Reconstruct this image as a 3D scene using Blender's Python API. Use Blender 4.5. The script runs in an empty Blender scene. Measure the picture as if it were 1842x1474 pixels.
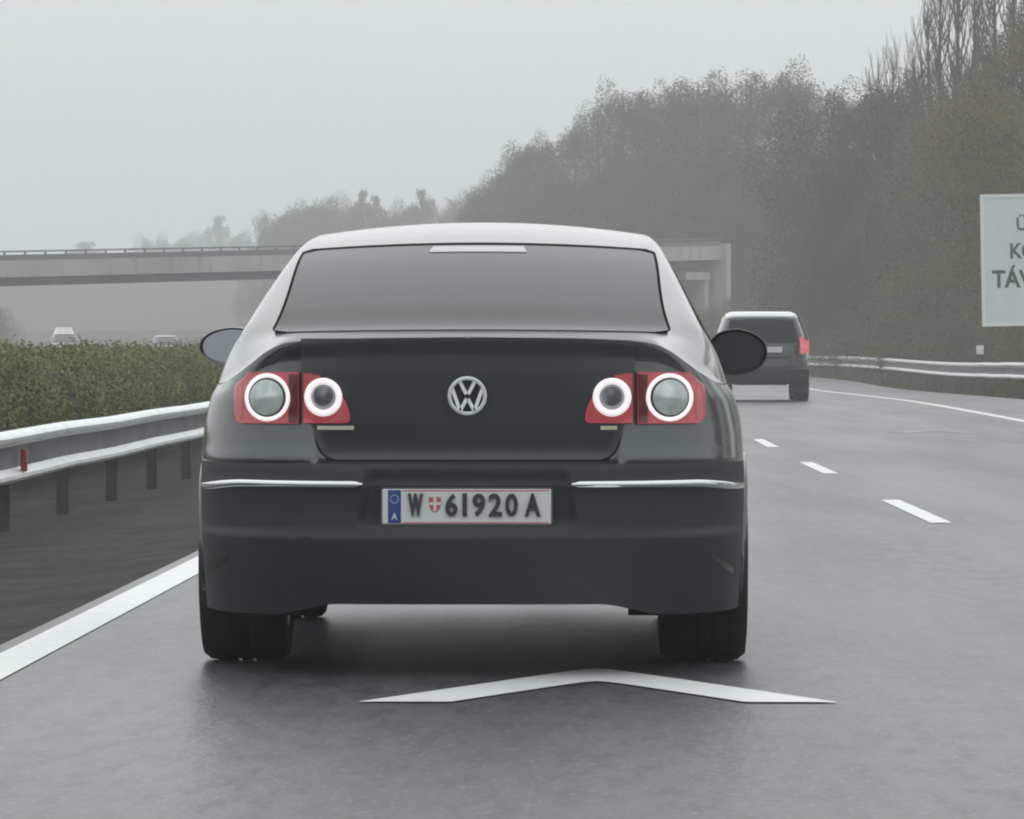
import bpy, bmesh, math, random
import numpy as np
from mathutils import Vector, Matrix

S = bpy.context.scene
COL = S.collection
R = math.radians
random.seed(7)
RNG = np.random.default_rng(7)

# ------------------------------------------------------------------ camera
# World: X right, Y along the carriageway, Z up.  Phone held in the following car.
FPX = 8800.0                     # focal length in photo pixels (photo is 1842 wide)
cam_d = bpy.data.cameras.new('camera')
cam = bpy.data.objects.new('camera', cam_d)
COL.objects.link(cam)
S.camera = cam
cam_d.sensor_width = 36.0
cam_d.lens = FPX / 1842 * 36.0
cam_d.clip_start = 0.1
cam_d.clip_end = 5000
CAMZ = 0.97
cam.location = (0, 0, CAMZ)
cam.rotation_euler = (R(90) - math.atan(81 / FPX), 0, math.atan(136 / FPX))

# ------------------------------------------------------------------ world
W = bpy.data.worlds.new('World')
S.world = W
W.use_nodes = True
nt = W.node_tree
nt.nodes.clear()
N = nt.nodes.new
out = N('ShaderNodeOutputWorld')
bg = N('ShaderNodeBackground')
SUN_EL, SUN_ROT = R(46), R(-6)
sky = N('ShaderNodeTexSky')
sky.sky_type = 'NISHITA'
sky.sun_disc = False
sky.sun_elevation = SUN_EL
sky.sun_rotation = SUN_ROT
sky.air_density = 2.0
sky.dust_density = 6.0
# closed overcast: brighter overhead than at the horizon, with soft cloud mottling
geo = N('ShaderNodeTexCoord')
sep = N('ShaderNodeSeparateXYZ')
nt.links.new(geo.outputs['Generated'], sep.inputs[0])
ramp = N('ShaderNodeMapRange')
ramp.inputs['From Min'].default_value = 0.1
ramp.inputs['From Max'].default_value = 1.0
ramp.inputs['To Min'].default_value = 9.9
ramp.inputs['To Max'].default_value = 13.4
nt.links.new(sep.outputs['Z'], ramp.inputs['Value'])
noi = N('ShaderNodeTexNoise')
noi.inputs['Scale'].default_value = 3.0
noi.inputs['Detail'].default_value = 4
nt.links.new(geo.outputs['Generated'], noi.inputs['Vector'])
nr = N('ShaderNodeMapRange')
nr.inputs['To Min'].default_value = 0.93
nr.inputs['To Max'].default_value = 1.07
nt.links.new(noi.outputs['Fac'], nr.inputs['Value'])
mul = N('ShaderNodeMath'); mul.operation = 'MULTIPLY'
nt.links.new(ramp.outputs[0], mul.inputs[0]); nt.links.new(nr.outputs[0], mul.inputs[1])
cc = N('ShaderNodeVectorMath'); cc.operation = 'SCALE'
cc.inputs[0].default_value = (0.935, 0.990, 1.012)
nt.links.new(mul.outputs[0], cc.inputs['Scale'])
mix = N('ShaderNodeMix'); mix.data_type = 'RGBA'
mix.inputs['Factor'].default_value = 0.94
nt.links.new(sky.outputs[0], mix.inputs['A'])
nt.links.new(cc.outputs[0], mix.inputs['B'])
nt.links.new(mix.outputs['Result'], bg.inputs['Color'])
bg.inputs['Strength'].default_value = 0.09
nt.links.new(bg.outputs[0], out.inputs[0])

# ------------------------------------------------------------------ sun (veiled)
sl = bpy.data.lights.new('sun', 'SUN')
sl.energy = 0.50
sl.angle = R(84)
sl.color = (0.96, 0.99, 1.0)
so = bpy.data.objects.new('sun', sl)
COL.objects.link(so)
so.rotation_euler = (R(90) - SUN_EL, 0, R(180) - SUN_ROT)

# ------------------------------------------------------------------ exposure
S.view_settings.view_transform = 'Standard'
S.view_settings.look = 'None'
S.view_settings.exposure = 0.0
S.view_settings.gamma = 1.0
S.cycles.filter_width = 2.1
S.cycles.volume_bounces = 1
S.cycles.max_bounces = 8

# ------------------------------------------------------------------ helpers
def ss(a, b, x):
    t = min(1.0, max(0.0, (x - a) / (b - a)))
    return t * t * (3 - 2 * t)

def lerp(a, b, t): return a + (b - a) * t

def interp(tab, x):
    if x <= tab[0][0]: return tab[0][1]
    for (x0, y0), (x1, y1) in zip(tab, tab[1:]):
        if x <= x1: return y0 + (y1 - y0) * (x - x0) / (x1 - x0)
    return tab[-1][1]

def spl(tab):
    """smooth (monotone cubic) interpolation table"""
    xs = [p[0] for p in tab]; ys = [p[1] for p in tab]
    n = len(xs)
    d = [(ys[i+1]-ys[i])/(xs[i+1]-xs[i]) for i in range(n-1)]
    m = [d[0]] + [0 if d[i-1]*d[i] <= 0 else 2*d[i-1]*d[i]/(d[i-1]+d[i]) for i in range(1, n-1)] + [d[-1]]
    def f(x):
        if x <= xs[0]: return ys[0]
        if x >= xs[-1]: return ys[-1]
        i = 0
        while x > xs[i+1]: i += 1
        h = xs[i+1]-xs[i]; t = (x-xs[i])/h
        return ((2*t**3-3*t**2+1)*ys[i] + (t**3-2*t**2+t)*h*m[i] + (-2*t**3+3*t**2)*ys[i+1] + (t**3-t**2)*h*m[i+1])
    return f

class MB:
    def __init__(s): s.v = []; s.f = []
    def add(s, v, f):
        o = len(s.v); s.v += [tuple(p) for p in v]; s.f += [tuple(i + o for i in q) for q in f]
        return s
    def box(s, x0, x1, y0, y1, z0, z1, M=None):
        v = [Vector((x, y, z)) for x in (x0, x1) for y in (y0, y1) for z in (z0, z1)]
        if M: v = [M @ p for p in v]
        return s.add(v, [(0,1,3,2),(4,6,7,5),(0,4,5,1),(2,3,7,6),(0,2,6,4),(1,5,7,3)])
    def grid(s, P, close_u=False):
        n = len(P); m = len(P[0]); o = len(s.v)
        for row in P: s.v += [tuple(p) for p in row]
        for i in range(n - (0 if close_u else 1)):
            for j in range(m - 1):
                a = i * m + j; b = ((i + 1) % n) * m + j
                s.f.append((o+a, o+a+1, o+b+1, o+b))
        return s
    def tube(s, pts, rad, seg=8, cap=True):
        pts = [Vector(p) for p in pts]
        if not isinstance(rad, (list, tuple)): rad = [rad] * len(pts)
        rings = []
        up = Vector((0.13, 0.07, 1)).normalized()
        for i, p in enumerate(pts):
            d = (pts[min(i+1, len(pts)-1)] - pts[max(i-1, 0)]).normalized()
            a = d.cross(up)
            if a.length < 0.05: a = d.cross(Vector((1, 0, 0)))
            a.normalize(); b = d.cross(a)
            rings.append([p + (a*math.cos(2*math.pi*k/seg) + b*math.sin(2*math.pi*k/seg))*rad[i] for k in range(seg)])
        o = len(s.v)
        for r_ in rings: s.v += [tuple(q) for q in r_]
        for i in range(len(rings)-1):
            for k in range(seg):
                s.f.append((o+i*seg+k, o+i*seg+(k+1)%seg, o+(i+1)*seg+(k+1)%seg, o+(i+1)*seg+k))
        if cap:
            s.f.append(tuple(o+k for k in range(seg))[::-1])
            s.f.append(tuple(o+(len(rings)-1)*seg+k for k in range(seg)))
        return s
    def lathe(s, prof, M, seg=40):
        """prof: list of (r, a) - radius and position along the local X axis"""
        P = []
        for k in range(seg):
            c, n = math.cos(2*math.pi*k/seg), math.sin(2*math.pi*k/seg)
            P.append([M @ Vector((a, r*c, r*n)) for r, a in prof])
        return s.grid(P, close_u=True)
    def build(s, name, mat, parent=None, smooth=True, bevel=0, loc=None, fix=True, angle=40):
        me = bpy.data.meshes.new(name)
        me.from_pydata(s.v, [], s.f)
        if fix:
            bm = bmesh.new(); bm.from_mesh(me)
            bmesh.ops.remove_doubles(bm, verts=bm.verts, dist=1e-5)
            bmesh.ops.recalc_face_normals(bm, faces=bm.faces)
            bm.to_mesh(me); bm.free()
        me.materials.append(mat)
        o = bpy.data.objects.new(name, me)
        COL.objects.link(o)
        if smooth:
            me.polygons.foreach_set('use_smooth', [True]*len(me.polygons))
            me.set_sharp_from_angle(angle=R(angle))
        if bevel:
            b = o.modifiers.new('bevel', 'BEVEL'); b.width = bevel; b.segments = 2; b.limit_method = 'ANGLE'; b.angle_limit = R(35)
        if parent: o.parent = parent
        if loc: o.location = loc
        return o

def empty(name, loc, rz=0):
    o = bpy.data.objects.new(name, None); COL.objects.link(o)
    o.location = loc; o.rotation_euler = (0, 0, rz); o.empty_display_size = .3
    return o

def tag(o, label=None, cat=None, group=None, kind=None):
    if label: o['label'] = label
    if cat: o['category'] = cat
    if group: o['group'] = group
    if kind: o['kind'] = kind
    return o

def copy_tree(o, parent=None):
    c = o.copy(); COL.objects.link(c)
    if parent: c.parent = parent
    for ch in list(o.children): copy_tree(ch, c)
    return c

# ------------------------------------------------------------------ materials
def mat(name, base, rough=.5, metal=0., spec=.5, coat=0., noise=None, bump=None, emit=None, rough_noise=None, coat_rough=.05):
    """noise=(scale, other colour, contrast lo, hi, stretch), bump=(scale, strength, distance)"""
    m = bpy.data.materials.new(name); m.use_nodes = True
    t = m.node_tree; b = t.nodes['Principled BSDF']
    b.inputs['Base Color'].default_value = (*base, 1)
    b.inputs['Roughness'].default_value = rough
    b.inputs['Metallic'].default_value = metal
    b.inputs['Specular IOR Level'].default_value = spec
    b.inputs['Coat Weight'].default_value = coat
    b.inputs['Coat Roughness'].default_value = coat_rough
    if emit:
        b.inputs['Emission Color'].default_value = (*emit[0], 1); b.inputs['Emission Strength'].default_value = emit[1]
    tc = t.nodes.new('ShaderNodeTexCoord')
    def nz(scale, detail=5, stretch=(1, 1, 1), rough_=.55):
        mp = t.nodes.new('ShaderNodeMapping'); mp.inputs['Scale'].default_value = stretch
        t.links.new(tc.outputs['Object'], mp.inputs[0])
        n = t.nodes.new('ShaderNodeTexNoise'); n.inputs['Scale'].default_value = scale; n.inputs['Detail'].default_value = detail
        n.inputs['Roughness'].default_value = rough_
        t.links.new(mp.outputs[0], n.inputs['Vector'])
        return n
    if noise:
        ns = noise if isinstance(noise, list) else [noise]
        cur = None
        for q in ns:
            sc, col2, lo, hi = q[:4]; st = q[4] if len(q) > 4 else (1, 1, 1)
            n = nz(sc, stretch=st)
            mr = t.nodes.new('ShaderNodeMapRange'); mr.inputs['From Min'].default_value = lo; mr.inputs['From Max'].default_value = hi
            t.links.new(n.outputs['Fac'], mr.inputs['Value'])
            mx = t.nodes.new('ShaderNodeMix'); mx.data_type = 'RGBA'
            t.links.new(mr.outputs[0], mx.inputs['Factor'])
            if cur is None: mx.inputs['A'].default_value = (*base, 1)
            else: t.links.new(cur, mx.inputs['A'])
            mx.inputs['B'].default_value = (*col2, 1)
            cur = mx.outputs['Result']
        t.links.new(cur, b.inputs['Base Color'])
    if rough_noise:
        sc, lo, hi = rough_noise[:3]; st = rough_noise[3] if len(rough_noise) > 3 else (1, 1, 1)
        n = nz(sc, stretch=st)
        mr = t.nodes.new('ShaderNodeMapRange'); mr.inputs['From Min'].default_value = .3; mr.inputs['From Max'].default_value = .7
        mr.inputs['To Min'].default_value = lo; mr.inputs['To Max'].default_value = hi
        t.links.new(n.outputs['Fac'], mr.inputs['Value']); t.links.new(mr.outputs[0], b.inputs['Roughness'])
    if bump:
        n = nz(bump[0], 3)
        bp = t.nodes.new('ShaderNodeBump'); bp.inputs['Strength'].default_value = bump[1]; bp.inputs['Distance'].default_value = bump[2]
        t.links.new(n.outputs['Fac'], bp.inputs['Height']); t.links.new(bp.outputs[0], b.inputs['Normal'])
    return m

def leaf_mat(name, cols, rough=.7):
    m = bpy.data.materials.new(name); m.use_nodes = True
    t = m.node_tree; b = t.nodes['Principled BSDF']
    b.inputs['Roughness'].default_value = rough
    b.inputs['Specular IOR Level'].default_value = .25
    g = t.nodes.new('ShaderNodeNewGeometry')
    cr = t.nodes.new('ShaderNodeValToRGB')
    cr.color_ramp.elements[0].color = (*cols[0], 1); cr.color_ramp.elements[1].color = (*cols[-1], 1)
    for i, c in enumerate(cols[1:-1]):
        e = cr.color_ramp.elements.new((i + 1) / (len(cols) - 1)); e.color = (*c, 1)
    tc = t.nodes.new('ShaderNodeTexCoord')
    n = t.nodes.new('ShaderNodeTexNoise'); n.inputs['Scale'].default_value = .5; n.inputs['Detail'].default_value = 3
    t.links.new(tc.outputs['Object'], n.inputs['Vector'])
    ad = t.nodes.new('ShaderNodeMath'); ad.operation = 'MULTIPLY_ADD'; ad.inputs[1].default_value = .5
    t.links.new(g.outputs['Random Per Island'], ad.inputs[0])
    mr = t.nodes.new('ShaderNodeMapRange'); mr.inputs['From Min'].default_value = .3; mr.inputs['From Max'].default_value = .7
    mr.inputs['To Max'].default_value = .5
    t.links.new(n.outputs['Fac'], mr.inputs['Value']); t.links.new(mr.outputs[0], ad.inputs[2])
    t.links.new(ad.outputs[0], cr.inputs[0]); t.links.new(cr.outputs[0], b.inputs['Base Color'])
    return m

M = {}
M['road'] = mat('wet_asphalt', (.074, .079, .084), .35, spec=.5,
                noise=[(1.1, (.108, .112, .115), .42, .62, (1, .06, 1)), (13, (.050, .052, .054), .44, .68, (1, .22, 1)), (50, (.15, .154, .157), .54, .72, (1, .22, 1))],
                rough_noise=(.9, .31, .44, (1, .1, 1)), bump=(34, .42, .010))
M['paint_white'] = mat('road_paint', (.80, .81, .79), .45, noise=[(7, (.60, .61, .60), .58, .75), (45, (.45, .46, .46), .66, .78)], bump=(70, .2, .005))
M['paint_worn'] = mat('worn_road_paint', (.36, .37, .37), .45, noise=[(3, (.10, .105, .107), .42, .62)])
M['ground'] = mat('verge_soil', (.075, .075, .04), .9, noise=[(.35, (.10, .085, .05), .4, .6), (3, (.05, .055, .028), .5, .65)], bump=(6, .6, .05))
M['dirt'] = mat('dirt_gravel', (.052, .051, .045), .9, spec=.10, noise=[(.9, (.036, .038, .036), .4, .6), (9, (.078, .075, .064), .48, .70), (2.2, (.066, .070, .050), .52, .68)], bump=(22, .9, .04))
M['grass'] = leaf_mat('grass_blades', [(.06, .075, .03), (.095, .10, .045), (.13, .115, .06)])
M['steel'] = mat('galvanised_steel', (.86, .88, .88), .32, metal=.45, noise=[(2.5, (.74, .76, .76), .45, .65), (20, (.40, .40, .39), .62, .75)])
M['web'] = mat('darker_web_steel', (.17, .18, .185), .6, metal=.35, noise=[(3, (.11, .115, .12), .4, .65, (1, .3, 1))])  # darker steel for the beam's middle band
M['post'] = mat('post_steel', (.080, .080, .076), .7, metal=.2, noise=(5, (.04, .037, .03), .45, .7))
M['red_refl'] = mat('red_reflector', (.32, .03, .03), .35)
M['concrete'] = mat('concrete', (.44, .45, .43), .85, noise=[(.25, (.36, .36, .345), .4, .65), (2.2, (.23, .23, .22), .55, .75, (1, 1, .2))])
M['concrete_dark'] = mat('shaded_girder_concrete', (.15, .15, .145), .85, noise=(.6, (.10, .10, .10), .4, .65))  # shade under the deck put into the girder colour
M['rail'] = mat('bridge_railing', (.13, .14, .14), .6, metal=.3)
M['signwhite'] = mat('sign_face', (.74, .79, .78), .55, noise=(1.3, (.68, .73, .72), .4, .65))
M['signedge'] = mat('sign_border', (.84, .87, .86), .5)
M['ink'] = mat('sign_lettering', (.035, .045, .045), .6)
M['bark'] = mat('bark', (.07, .06, .05), .9, noise=(6, (.04, .036, .03), .45, .65), bump=(20, .6, .03))
M['leaf_grey'] = leaf_mat('leaf_grey_green', [(.038, .044, .026), (.066, .072, .040), (.092, .094, .056)])
M['leaf_brown'] = leaf_mat('leaf_brown', [(.075, .060, .018), (.160, .122, .034), (.22, .162, .044)])
M['leaf_hedge'] = leaf_mat('leaf_hedge', [(.10, .122, .044), (.155, .185, .068), (.20, .222, .092), (.235, .215, .105)])
M['hedge_core'] = mat('hedge_twigs', (.025, .026, .016), .9)
# car
M['paint'] = mat('graphite_paint', (.052, .059, .064), .38, metal=.9, spec=.5, coat=1.0, coat_rough=.11,
                 noise=[(3.0, (.060, .067, .072), .45, .7)])
M['paint'].node_tree.nodes['Principled BSDF'].inputs['Coat IOR'].default_value = 1.75
M['lidpaint'] = mat('dull_wet_paint', (.060, .068, .074), .5, metal=.75, spec=.4, coat=.5, coat_rough=.32,
                    noise=[(3.0, (.062, .069, .074), .45, .7), (14, (.070, .072, .071), .60, .8)])
M['seal'] = mat('window_rubber', (.012, .012, .013), 1.0, spec=.05)
M['plastic'] = mat('black_plastic', (.012, .013, .014), .55, noise=(20, (.02, .021, .022), .5, .7))
M['rubber'] = mat('tyre_rubber', (.014, .015, .016), .75, noise=(12, (.024, .024, .024), .5, .7))
M['glass'] = mat('tinted_glass', (.014, .017, .022), .2, spec=.13)
M['sideglass'] = mat('side_glass', (.02, .023, .025), .06, spec=.6)
M['mirror'] = mat('mirror_glass', (.33, .35, .37), .12, metal=1.0)
M['chrome'] = mat('chrome', (.82, .84, .85), .12, metal=1.0)
M['badge'] = mat('badge_metal', (.62, .58, .46), .3, metal=.9)
M['red'] = mat('tail_lens_red', (.34, .034, .044), .18, coat=.6, emit=((1, .17, .20), .15))
M['red_bright'] = mat('tail_reflector_red', (.42, .07, .08), .2, coat=.6, emit=((1, .20, .20), .10))
M['red_dark'] = mat('tail_divider_red', (.13, .014, .02), .25, coat=.6)
M['ring'] = mat('light_ring', (.8, .75, .76), .3, emit=((1.0, .91, .93), .6))
M['lens'] = mat('clear_lens', (.52, .56, .55), .2, metal=.35, noise=(14, (.74, .77, .75), .42, .60))
M['lens_dark'] = mat('dark_lens', (.15, .135, .16), .15, metal=.2, noise=(22, (.34, .33, .37), .45, .62))
M['lens_rim'] = mat('lens_socket', (.055, .065, .06), .25)
M['plate'] = mat('plate_white', (.68, .69, .68), .4)
M['plate_ink'] = mat('plate_black', (.03, .03, .035), .4)
M['plate_blue'] = mat('plate_blue', (.022, .05, .24), .4)
M['plate_red'] = mat('plate_red', (.50, .10, .12), .4)
M['plate_pale'] = mat('plate_pale', (.62, .66, .75), .4)
M['alloy'] = mat('alloy', (.35, .36, .37), .35, metal=.8)
M['under'] = mat('underbody', (.010, .010, .010), .8)
M['suvglass'] = mat('dark_rear_glass', (.010, .011, .012), .5, spec=.12)
M['silver'] = mat('silver_and_roof_reflection', (.82, .84, .84), .3, metal=.0, coat=1.)  # silver car paint, also the painted sky reflection on the off-road car's roof
M['suvdark'] = mat('dark_suv_paint', (.016, .018, .019), .35, coat=1., coat_rough=.08)
M['suvlight'] = mat('suv_tail_light', (.55, .08, .08), .3, emit=((1, .28, .26), .32))
M['carwhite'] = mat('white_paint', (.78, .78, .75), .35, coat=.6)
M['lamp'] = mat('headlamp', (.8, .8, .75), .2, emit=((1, .95, .85), .5))

M['bumper'] = mat('bumper_paint', (.036, .041, .044), .62, spec=.35, coat=.0, noise=[(4.0, (.036, .039, .0405), .42, .7), (11, (.045, .046, .045), .56, .8)])
M['mirror_dark'] = mat('mirror_glass_dark_reflection', (.035, .04, .042), .12, spec=.5)  # dark reflection painted into the right mirror's colour
M['bumprefl'] = mat('bumper_reflector', (.034, .030, .031), .3)
M['dullgrey'] = mat('dull_grey_plastic', (.06, .063, .062), .45)
M['brakebar'] = mat('brake_light_cover', (.20, .21, .25), .2, spec=.6, coat=.5)
M['emblem'] = mat('emblem_chrome', (.90, .92, .92), .35, metal=.3)

# ------------------------------------------------------------------ road geometry
def zr(y):                      # carriageway level along the road
    return .20*ss(50, 110, y) + .33*ss(140, 215, y) + 1.25*ss(215, 350, y)
def cx(y):                      # the road leaves the straight and bends left
    return -((y-170)**2)/1000 if y > 170 else 0.0
def rp(l, y, dz=0.0): return Vector((l + cx(y), y, zr(y) + dz))

YS = [-120, -60, -20] + [i*4.0 for i in range(0, 30)] + [120 + i*8 for i in range(0, 36)]
def strip(name, l0, l1, dz, m, y0=None, y1=None, nl=2, dzf=None, smooth=True):
    ys = [y for y in YS if (y0 is None or y > y0) and (y1 is None or y < y1)]
    if y0 is not None: ys = [y0] + ys
    if y1 is not None: ys = ys + [y1]
    mb = MB()
    mb.grid([[rp(lerp(l0, l1, k/(nl-1)), y, dz + (dzf(lerp(l0, l1, k/(nl-1))) if dzf else 0)) for k in range(nl)] for y in ys])
    return mb.build(name, m, smooth=smooth)

# terrain sheet to the horizon
def terr(x, y):
    l = x - cx(y)
    z = zr(y) - .08
    z -= .17*ss(-1.9, -3.3, l) if l < 0 else 0
    if l < -7: z += .10*ss(-7, -8, l)
    if l > 9.4: z += .16*ss(9.4, 10.6, l) + 2.2*ss(13, 34, l)
    if l < -20: z += .25*ss(-20, -34, l)*3
    return z
def terrain_grid():
    ls = [-420, -300, -200, -140, -100, -70, -50, -40, -34, -28, -24, -20, -16, -12, -8, -7, -6, -5, -4.3, -3.6, -3, -2.6, -2.3, -1, 3, 7, 9.3, 9.8, 10.2, 10.6, 11.5, 13, 16, 20, 26, 34, 45, 60, 90, 140, 200, 300, 420]
    ys = [-300, -180] + YS + [440, 500, 580, 680, 800, 1000, 1190]
    return [[Vector((l + (cx(y) if abs(l) < 100 else cx(y)*max(0, (200-abs(l))/100) if abs(l) < 200 else 0), y, terr(l + cx(y), y))) for l in ls] for y in ys]
g = MB(); g.grid(terrain_grid())
tag(g.build('ground', M['ground']), kind='structure')
tag(strip('road', -2.03, 9.6, 0, M['road'], nl=4), kind='structure')
tag(strip('opposite_road', -19, -8.2, -.02, M['road'], nl=4), kind='structure')
# central reserve: dirt and gravel falling from the edge line to the barrier
tag(strip('dirt_strip', -2.032, -5.7, -.05, M['dirt'], nl=6, dzf=lambda l: -.16*ss(-2.1, -3.9, l)+.03*math.sin(l*5)), kind='structure')

def tagm(o, k='structure'): return tag(o, kind=k)
tagm(strip('edge_line_marking', -1.965, -1.80, .004, M['paint_white'], -20, 300))
tagm(strip('edge_line_marking', 6.72, 6.92, .004, M['paint_white'], -20, 300))
def dash(y0, y1, l=2.16, w=.16):
    mb = MB(); ys = [lerp(y0, y1, k/3) for k in range(4)]
    mb.grid([[rp(l - w/2, y, .004), rp(l + w/2, y, .004)] for y in ys])
    return tagm(mb.build('lane_dash_marking', M['paint_white']))
for k in range(-2, 14):
    dash(29.9 + 13.5*k, 35.0 + 13.5*k, w=.135)

def chevron(cxx, ytip, half, drop, th, m='paint_white'):
    """V painted on the lane, point ahead, flat-cut feet"""
    mb = MB(); z = .005
    pts = []
    n = 18
    xin = half*(1-.33)
    far = lambda x: ytip - drop*(abs(x)/half)
    P = []
    for i in range(-n, n+1):
        x = half*i/n
        yf = ytip - drop*(math.sqrt((x/half)**2+.0025)-.05)/.95
        yn = max(ytip - drop - .005, yf - th)
        if abs(i) == n: yn = yf - .006
        P.append([(cxx + x, yf, zr(yf)+z), (cxx + x, yn, zr(yn)+z)])
    mb.grid(P)
    return tagm(mb.build('chevron_marking', M[m]))
chevron(.03, 15.53, .685, 1.53, .62)
chevron(4.75, 68.6, .70, 2.2, .9, 'paint_worn')

# ------------------------------------------------------------------ crash barriers
WPROF = [(-.02, 1.0), (.03, .995), (.065, .955), (.082, .88), (.078, .80), (.045, .745), (.02, .70), (.012, .50), (.02, .27), (.045, .215), (.085, .15), (.09, .08), (.075, .02), (.04, 0), (0, 0)]
def barrier(name, l, side, ztop, h, y0, y1, label, step=4.0, rise=None):
    root = empty(name, rp(l, y0)); tag(root, label, 'crash barrier')
    base = root.location
    ys = []
    y = y0
    while y < y1: ys.append(y); y += 4 if y < 140 else 8
    prof = [(side*d, ztop - h + h*q) for d, q in WPROF]
    rz_ = rise or (lambda y: 0)
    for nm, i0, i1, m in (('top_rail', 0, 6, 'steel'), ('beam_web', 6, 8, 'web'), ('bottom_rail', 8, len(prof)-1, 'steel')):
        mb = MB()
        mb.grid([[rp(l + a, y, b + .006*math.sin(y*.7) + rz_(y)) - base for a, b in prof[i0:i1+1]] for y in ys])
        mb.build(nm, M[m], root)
    y = y0 + 1.0
    k = 0
    while y < y1 and k < 95:
        p = MB(); c = rp(l - side*.09, y, rz_(y)) - base
        p.box(c.x-.05, c.x+.05, c.y-.03, c.y+.03, c.z-.5, c.z+ztop-.05)
        p.box(c.x-.04 if side > 0 else c.x-.07, c.x+.07 if side > 0 else c.x+.04, c.y-.03, c.y+.03, c.z+ztop-h+.08, c.z+ztop-.08)
        p.build('post', M['post'], root, smooth=False)
        y += step; k += 1
    return root
bl = barrier('crash_barrier', -4.1, 1, .50, .36, 10, 220, 'grey steel crash barrier in front of the green hedge, with a red reflector', rise=lambda y: .0035*(min(y, 62)-34))
c = rp(-4.1+.085, 34.9, .205) - bl.location
rb = MB(); rb.box(c.x-.035, c.x+.01, c.y-.03, c.y+.03, c.z+.0, c.z+.16)
rb.build('reflector', M['red_refl'], bl, bevel=.008)
br = barrier('crash_barrier', 11.0, -1, .82, .42, 12, 300, 'grey steel crash barrier along the right verge below the white sign')

# ------------------------------------------------------------------ grass tufts on the verge (uncountable)
def blades(name, n, place, h0, h1, w, m):
    V = np.zeros((n*3, 3)); 
    for i in range(n):
        p = place(); h = random.uniform(h0, h1); a = random.uniform(0, math.pi); lean = random.uniform(-.5, .5)*h; l2 = random.uniform(-.4, .4)*h
        dx, dy = math.cos(a)*w, math.sin(a)*w
        V[3*i] = (p[0]-dx, p[1]-dy, p[2]); V[3*i+1] = (p[0]+dx, p[1]+dy, p[2]); V[3*i+2] = (p[0]+lean, p[1]+l2, p[2]+h)
    me = bpy.data.meshes.new(name)
    me.vertices.add(n*3); me.vertices.foreach_set('co', V.ravel())
    me.loops.add(n*3); me.loops.foreach_set('vertex_index', np.arange(n*3, dtype=np.int32))
    me.polygons.add(n); me.polygons.foreach_set('loop_start', np.arange(0, n*3, 3, dtype=np.int32)); me.polygons.foreach_set('loop_total', np.full(n, 3, dtype=np.int32))
    me.update(); me.materials.append(m)
    o = bpy.data.objects.new(name, me); COL.objects.link(o)
    return tag(o, kind='stuff')
def gp():
    y = 90 + 150*random.random()**1.2; l = random.uniform(9.7, 13.5)
    q = rp(l, y); return (q.x, q.y, terr(q.x, q.y) - .02)
tag(blades('grass', 26000, gp, .10, .34, .03, M['grass']), 'olive grass growing on the right verge under the barrier', 'grass')

# ------------------------------------------------------------------ leaf clouds
def leaf_mesh(name, C, size, m, flat=0.0):
    """C: (n,3) centres -> one quad leaf each, random orientation"""
    n = len(C)
    d = RNG.normal(size=(n, 3)); d /= np.linalg.norm(d, axis=1)[:, None]
    e = RNG.normal(size=(n, 3)); e -= d*(e*d).sum(1)[:, None]; e /= np.linalg.norm(e, axis=1)[:, None]
    s = RNG.uniform(size[0], size[1], n)[:, None]
    a = d*s; b = e*s*.55
    V = np.stack([C-a, C+b, C+a, C-b], 1).reshape(-1, 3)
    me = bpy.data.meshes.new(name)
    me.vertices.add(4*n); me.vertices.foreach_set('co', V.ravel())
    me.loops.add(4*n); me.loops.foreach_set('vertex_index', np.arange(4*n, dtype=np.int32))
    me.polygons.add(n); me.polygons.foreach_set('loop_start', np.arange(0, 4*n, 4, dtype=np.int32)); me.polygons.foreach_set('loop_total', np.full(n, 4, dtype=np.int32))
    me.update(); me.materials.append(m)
    return me

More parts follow.
